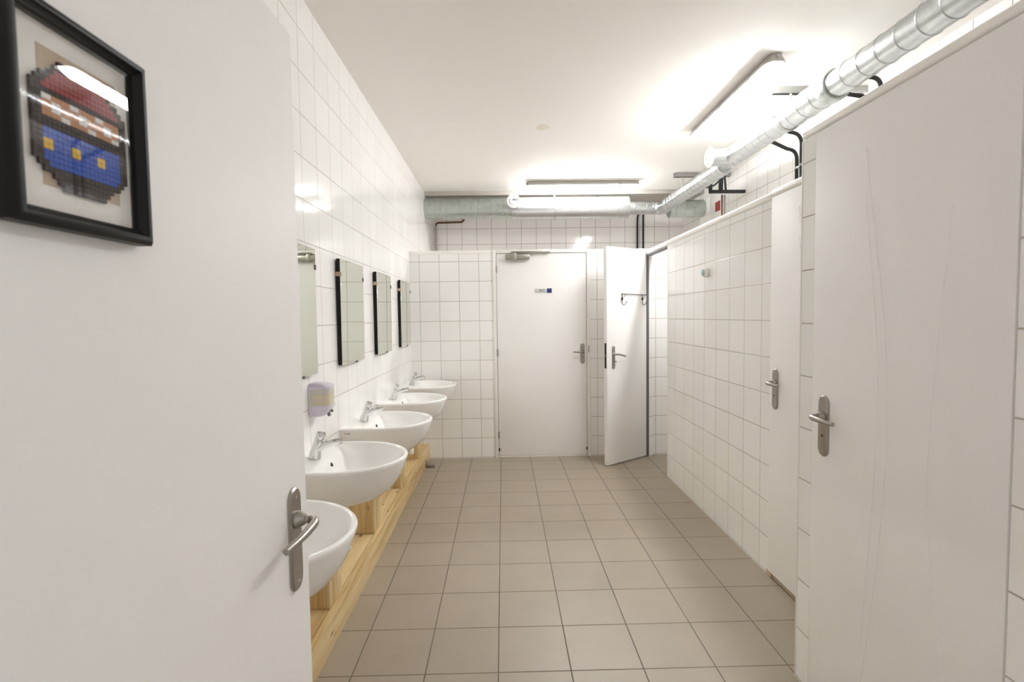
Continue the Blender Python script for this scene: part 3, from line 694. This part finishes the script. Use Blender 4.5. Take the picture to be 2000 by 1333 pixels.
l3 = dup(l0, (1.625, 1.745, ZC), PI/2, 'lit fluorescent batten cut off by the top edge of the picture')
for c in l3.children:
    if c.name.startswith('diffuser'):
        c.data = c.data.copy(); c.data.materials[0] = MAT['lit_dim']

# ------------------------------------------------------------------ ventilation ducts
def duct_run(axis, a, b_, c1, c2, r, pitch=0.128, bead=0.0035, seg=40, first=0.06):
    """pipe from a to b along an axis with raised seams every pitch"""
    prof = [(0.0, a), (r-0.002, a), (r, a)]
    t = a + first
    while t < b_-0.02:
        prof += [(r, t-0.004), (r+bead, t-0.0015), (r+bead, t+0.0015), (r, t+0.004)]; t += pitch
    prof += [(r, b_), (r-0.002, b_), (0.0, b_)]
    bm = NB()
    o = (0, c1, c2) if axis == 'X' else (c1, 0, c2)
    lathe(bm, prof, axis, o, seg)
    return bm
def valve(parent, at, n, r=0.075, slot=True):
    """round white extract valve whose face looks along n"""
    ax = 'X' if abs(n[0]) > 0.5 else 'Y'; s = n[0]+n[1]
    bm = NB(); lathe(bm, [(0.0, 0.0), (r*0.80, 0.0), (r, 0.002*s), (r, 0.012*s), (r*0.82, 0.024*s), (r*0.70, 0.020*s), (r*0.66, 0.004*s)], ax, at, 32)
    v = obj('extract_valve', bm, 'plastic', parent)
    bm = NB(); lathe(bm, [(r*0.52, 0.006*s), (r*0.56, 0.022*s), (r*0.45, 0.030*s), (0.0, 0.032*s)], ax, at, 28); obj('valve_disc', bm, 'plastic', v)
    if slot:
        bm = NB()
        if ax == 'Y': bx(bm, at[0]-r*0.10, at[0]+r*0.72, at[1]+0.0335*s-0.002, at[1]+0.0335*s+0.001, at[2]-0.001, at[2]+0.025, bev=0.001)
        else: bx(bm, at[0]+0.0335*s-0.002, at[0]+0.0335*s+0.001, at[1]-r*0.4, at[1]+r*0.4, at[2]-0.008, at[2]+0.008, bev=0.001)
        obj('slot', bm, 'seal', v)
YD, ZD = 6.22, 2.775
XA, ZA = 1.97, 2.785
vd = thing('ventilation_duct', 'thick horizontal galvanised duct crossing the back wall under the lamp', 'duct', (0.4, YD, ZD))
obj('spiral_pipe', duct_run('X', XL+0.001, 0.125, YD, ZD+0.01, 0.121, 0.075, 0.0045), 'galv_dull', vd)
bm = NB(); lathe(bm, [(0.124, 0.125), (0.130, 0.128), (0.130, 0.19), (0.134, 0.195), (0.134, 1.545), (0.131, 1.560), (0.084, 1.572)], 'X', (0, YD, ZD), 44); obj('silencer', bm, 'galv', vd)
obj('outlet_pipe', duct_run('X', 1.572, 1.843, YD, ZD-0.008, 0.081, 0.14, 0.003), 'galv', vd)
bm = NB(); lathe(bm, [(0.073, 0.0), (0.073, -0.16)], 'Y', (0.142, YD-0.09, ZD+0.035), 28); obj('branch_pipe', bm, 'galv', vd)
valve(vd, (0.142, YD-0.235, ZD+0.035), (0, -1), 0.082)
bm = NB(); lathe(bm, [(0.135, 0.635), (0.140, 0.636), (0.140, 0.664), (0.135, 0.665)], 'X', (0, YD, ZD), 44); bx(bm, 0.642, 0.658, YD-0.012, YD+0.012, ZD+0.136, ZD+0.162, bev=0.001); obj('clamp', bm, 'steel', vd)
st = thing('ventilation_duct', 'short galvanised duct end stopping at the right wall behind the elbow', 'duct', (2.2, YD, ZD))
obj('pipe', duct_run('X', 2.075, X3-0.001, YD+0.02, ZD-0.02, 0.105, 0.12, 0.003), 'galv_dull', st)
rd = thing('ventilation_duct', 'long galvanised duct running overhead along the right side into the corner elbow', 'duct', (XA, 3.5, ZA))
zf = ZA-0.024
bm = duct_run('Y', YF+0.001, 2.954, XA, ZA, 0.0765, 0.128, 0.0035, first=0.106); obj('near_pipe', bm, 'galv', rd)
bm = NB(); lathe(bm, [(0.078, 2.955), (0.088, 2.957), (0.0925, 2.965), (0.0925, 3.015), (0.089, 3.035), (0.087, 3.045)], 'Y', (XA, 0, ZA), 40); obj('collar', bm, 'galv_dull', rd)
bm = duct_run('Y', 3.045, 3.47, XA, ZA, 0.0865, 0.128, 0.003); obj('middle_pipe', bm, 'galv', rd)
bm = NB(); lathe(bm, [(0.084, 3.440), (0.0915, 3.442), (0.0915, 3.470), (0.084, 3.472)], 'Y', (XA, 0, ZA), 40)
tube(bm, [(XA-0.088, 3.456, ZA+0.005), (XA-0.112, 3.456, ZA+0.008)], 0.006, 10); tube(bm, [(XA+0.088, 3.456, ZA), (XA+0.112, 3.456, ZA)], 0.006, 10); obj('pipe_clamp', bm, 'steel', rd)
bm = duct_run('Y', 3.473, 4.419, XA, ZA, 0.0825, 0.10, 0.0025); obj('joint_pipe', bm, 'galv', rd)
obj('far_pipe', duct_run('Y', 4.42, 5.95, XA, zf-0.008, 0.0755, 0.10, 0.0025), 'galv', rd)
bm = NB()
el = [(XA, 5.95, zf-0.008)] + [(XA-0.11+0.11*math.cos(t), 6.11+0.11*math.sin(t), zf-0.008+0.0089127*t) for t in [PI/2*k/4 for k in range(5)]] + [(1.8455, YD, ZD-0.008)]
tube(bm, el, [0.080, 0.083, 0.079, 0.083, 0.079, 0.083, 0.080], 32); obj('elbow', bm, 'galv', rd)
bm = NB(); lathe(bm, [(0.074, XA-0.03), (0.074, 1.79), (0.070, 1.785)], 'X', (0, 4.30, ZA-0.006), 32); obj('branch_pipe', bm, 'galv', rd)
valve(rd, (1.782, 4.30, ZA-0.006), (-1, 0), 0.083)

# hangers
def channel(bm, x0, x1, y, z0, z1, w_=0.02):
    """open steel channel along X, slot downwards"""
    t = 0.003
    bx(bm, x0, x1, y-w_, y+w_, z1-t, z1); bx(bm, x0, x1, y-w_, y-w_+t, z0, z1-t); bx(bm, x0, x1, y+w_-t, y+w_, z0, z1-t)
    bx(bm, x0, x1, y-w_+t, y-w_+0.010, z0, z0+t); bx(bm, x0, x1, y+w_-0.010, y+w_-t, z0, z0+t)
def hanger(y, x0, label, rod_x, rod_bottom):
    r = thing('duct_hanger', label, 'duct hanger', (2.1, y, ZC), 0, 'steel duct hangers on the ceiling')
    bm = NB(); channel(bm, x0, X3-0.003, y, ZC-0.045, ZC-0.001, 0.0225); obj('channel', bm, 'steel', r, smooth=False)
    bm = NB(); bx(bm, x0-0.0025, x0, y-0.0225, y+0.0225, ZC-0.046, ZC-0.001); obj('end_plate', bm, 'seal', r, smooth=False)
    bm = NB(); tube(bm, [(rod_x, y, ZC-0.042), (rod_x, y, rod_bottom)], 0.0045, 10); tube(bm, [(rod_x, y, ZC-0.052), (rod_x, y, ZC-0.042)], 0.011, 6); obj('rod', bm, 'alu', r)
hanger(3.455, 1.855, 'steel channel with rod on the ceiling above the duct clamp', 1.985, ZA+0.0915)
hanger(5.50, 1.885, 'steel channel on the ceiling behind the white duct valve', 1.97, zf+0.072)
bh = thing('duct_hanger', 'thin rod holding the back duct clamp to the ceiling', 'duct hanger', (0.65, YD, 2.93))
bm = NB(); tube(bm, [(0.65, YD, ZD+0.160), (0.65, YD, 2.9345)], 0.006, 10); obj('rod', bm, 'alu', bh)
bm = NB(); bx(bm, 0.628, 0.645, YD-0.01, YD+0.01, 2.925, 2.9348, bev=0.001); obj('foot_plate', bm, 'seal', bh)

# ------------------------------------------------------------------ pipes
def pipe(name, label, cat, pts, r, mat, group=None):
    bm = NB(); tube(bm, pts, r, 12); return tag(obj(name, bm, mat), label, cat, group)
G = 'black pipe pairs dropping behind the stall fronts'
def drop(x0, x1, y, z0, z1, zb, rr=0.07):
    return [(x0, y, z0)] + arc((x1, y, z1), (x1-rr, y, z1+0.006), (x1, y, z1-rr)) + [(x1, y, zb)]
pipe('water_pipe', 'black pipe bending down behind the closed stall door, left of its pair', 'pipe', [(2.075, 3.915, 2.79)] + drop(2.10, 2.300, 3.915, 2.775, 2.715, 0.003, 0.075)[1:], 0.0135, 'black', G)
pipe('water_pipe', 'black pipe bending down behind the closed stall door, right of its pair', 'pipe', [(2.075, 3.83, 2.858)] + drop(2.12, 2.285, 3.83, 2.85, 2.812, 0.003, 0.085)[1:], 0.0135, 'black', G)
pipe('water_pipe', 'black pipe dropping behind the nearest stall door, lower of its pair', 'pipe', [(2.08, 3.15, 2.82)] + drop(2.1, 2.32, 3.15, 2.80, 2.785, 0.003, 0.06)[1:], 0.0125, 'black', G)
pipe('water_pipe', 'black pipe dropping behind the nearest stall door, upper of its pair', 'pipe', [(2.08, 3.06, 2.875)] + drop(2.12, 2.305, 3.06, 2.87, 2.862, 0.003, 0.06)[1:], 0.0125, 'black', G)
cl = thing('pipe_clip', 'small steel clip joining the black pipe pair above the closed stall door', 'pipe clip', (2.29, 3.87, 2.575))
for y, x in ((3.915, 2.30), (3.83, 2.285)):
    bm = NB(); lathe(bm, [(0.0138, -0.010), (0.0165, -0.010), (0.0165, 0.010), (0.0138, 0.010)], 'Z', (x, y, 2.575), 14); obj('ring', bm, 'steel', cl)
bm = NB(); bx(bm, 2.288, 2.300, 3.845, 3.899, 2.570, 2.580); obj('strap', bm, 'steel', cl, smooth=False)
pipe('water_pipe', 'black upright pipe on the back wall, left of the pair behind the open stall', 'pipe', [(1.90, 6.915, 2.93)] + [(1.885, 6.915, 2.86), (1.868, 6.915, 2.79), (1.864, 6.915, 2.70), (1.864, 6.915, 0.004)], 0.013, 'black', 'black upright pipes on the back wall')
pipe('water_pipe', 'black upright pipe on the back wall, right of the pair behind the open stall', 'pipe', [(1.944, 6.915, 2.93), (1.944, 6.915, 0.004)], 0.013, 'black', 'black upright pipes on the back wall')
pipe('copper_pipe', 'rusty brown pipe bending up under the left end of the back duct', 'pipe', [(-0.898, 6.915, 2.70)] + arc((-0.892, 6.915, 2.738), (-0.894, 6.915, 2.715), (-0.86, 6.915, 2.738)) + [(-0.60, 6.915, 2.744)] + arc((-0.535, 6.915, 2.745), (-0.565, 6.915, 2.744), (-0.512, 6.915, 2.782)), 0.0125, 'copper')
pipe('riser_pipe', 'thin grey upright pipe in the corner left of the back wall', 'pipe', [(-0.898, 6.915, 0.003), (-0.898, 6.915, 2.699)], 0.016, 'greypipe')
# cantilever bracket on the right wall with its pipes
br = thing('wall_bracket', 'black steel bracket sticking out from the right wall under the duct', 'bracket', (2.3, 5.16, 2.70))
bm = NB(); bx(bm, 2.130, X3-0.001, 5.145, 5.180, 2.684, 2.715, bev=0.002); obj('arm', bm, 'black', br)
bm = NB(); bx(bm, 2.128, 2.158, 5.148, 5.178, 2.7155, 2.775, bev=0.002); obj('stub', bm, 'black', br)
bm = NB(); bx(bm, 2.233, 2.268, 5.1448, 5.1802, 2.7155, 2.955, bev=0.002); obj('post', bm, 'black', br)
pipe('hose', 'thin black hose sagging from the duct to the wall bracket', 'hose', [(2.07, 5.135, 2.735), (2.12, 5.132, 2.738), (2.17, 5.130, 2.757), (2.22, 5.131, 2.800), (2.26, 5.132, 2.82)] , 0.008, 'black')
pipe('water_pipe', 'black upright pipe beside the wall bracket under the duct', 'pipe', [(2.312, 5.20, 2.97), (2.305, 5.20, 2.86), (2.320, 5.20, 2.716)], 0.011, 'black')
pipe('riser_pipe', 'grey upright pipe below the wall bracket, behind the stall top', 'pipe', [(2.318, 5.225, 0.004), (2.318, 5.225, 2.683)], 0.010, 'greypipe')
pipe('copper_pipe', 'thin copper pipe below the wall bracket, behind the stall top', 'pipe', [(2.290, 5.225, 0.004), (2.290, 5.225, 2.683)], 0.008, 'copper')
rs = thing('wall_notice', 'small dark red square notice high on the right wall near the bracket', 'notice', (X3, 5.80, 2.69))
bm = NB(); bx(bm, X3-0.006, X3-0.0005, 5.60, 6.02, 2.36, 2.93, bev=0.001); obj('white_board', bm, 'plastic', rs)
bm = NB(); bx(bm, X3-0.009, X3-0.0062, 5.735, 5.865, 2.632, 2.742, bev=0.0008); obj('red_square', bm, 'red', rs)
# air freshener on the stall front
af = thing('air_freshener', 'small white round air freshener with teal face on the stall tiles', 'air freshener', (XR, 3.53, 1.745))
bm = NB(); lathe(bm, [(0.030, 0.0), (0.034, -0.004), (0.036, -0.016), (0.033, -0.028), (0.026, -0.033)], 'X', (XR-0.0003, 3.53, 1.745), 28)
obj('body', bm, 'plastic', af)
bm = NB(); lathe(bm, [(0.0275, -0.030), (0.026, -0.0345), (0.020, -0.040), (0.0, -0.042)], 'X', (XR-0.0003, 3.53, 1.745), 28); obj('cover', bm, 'teal', af)
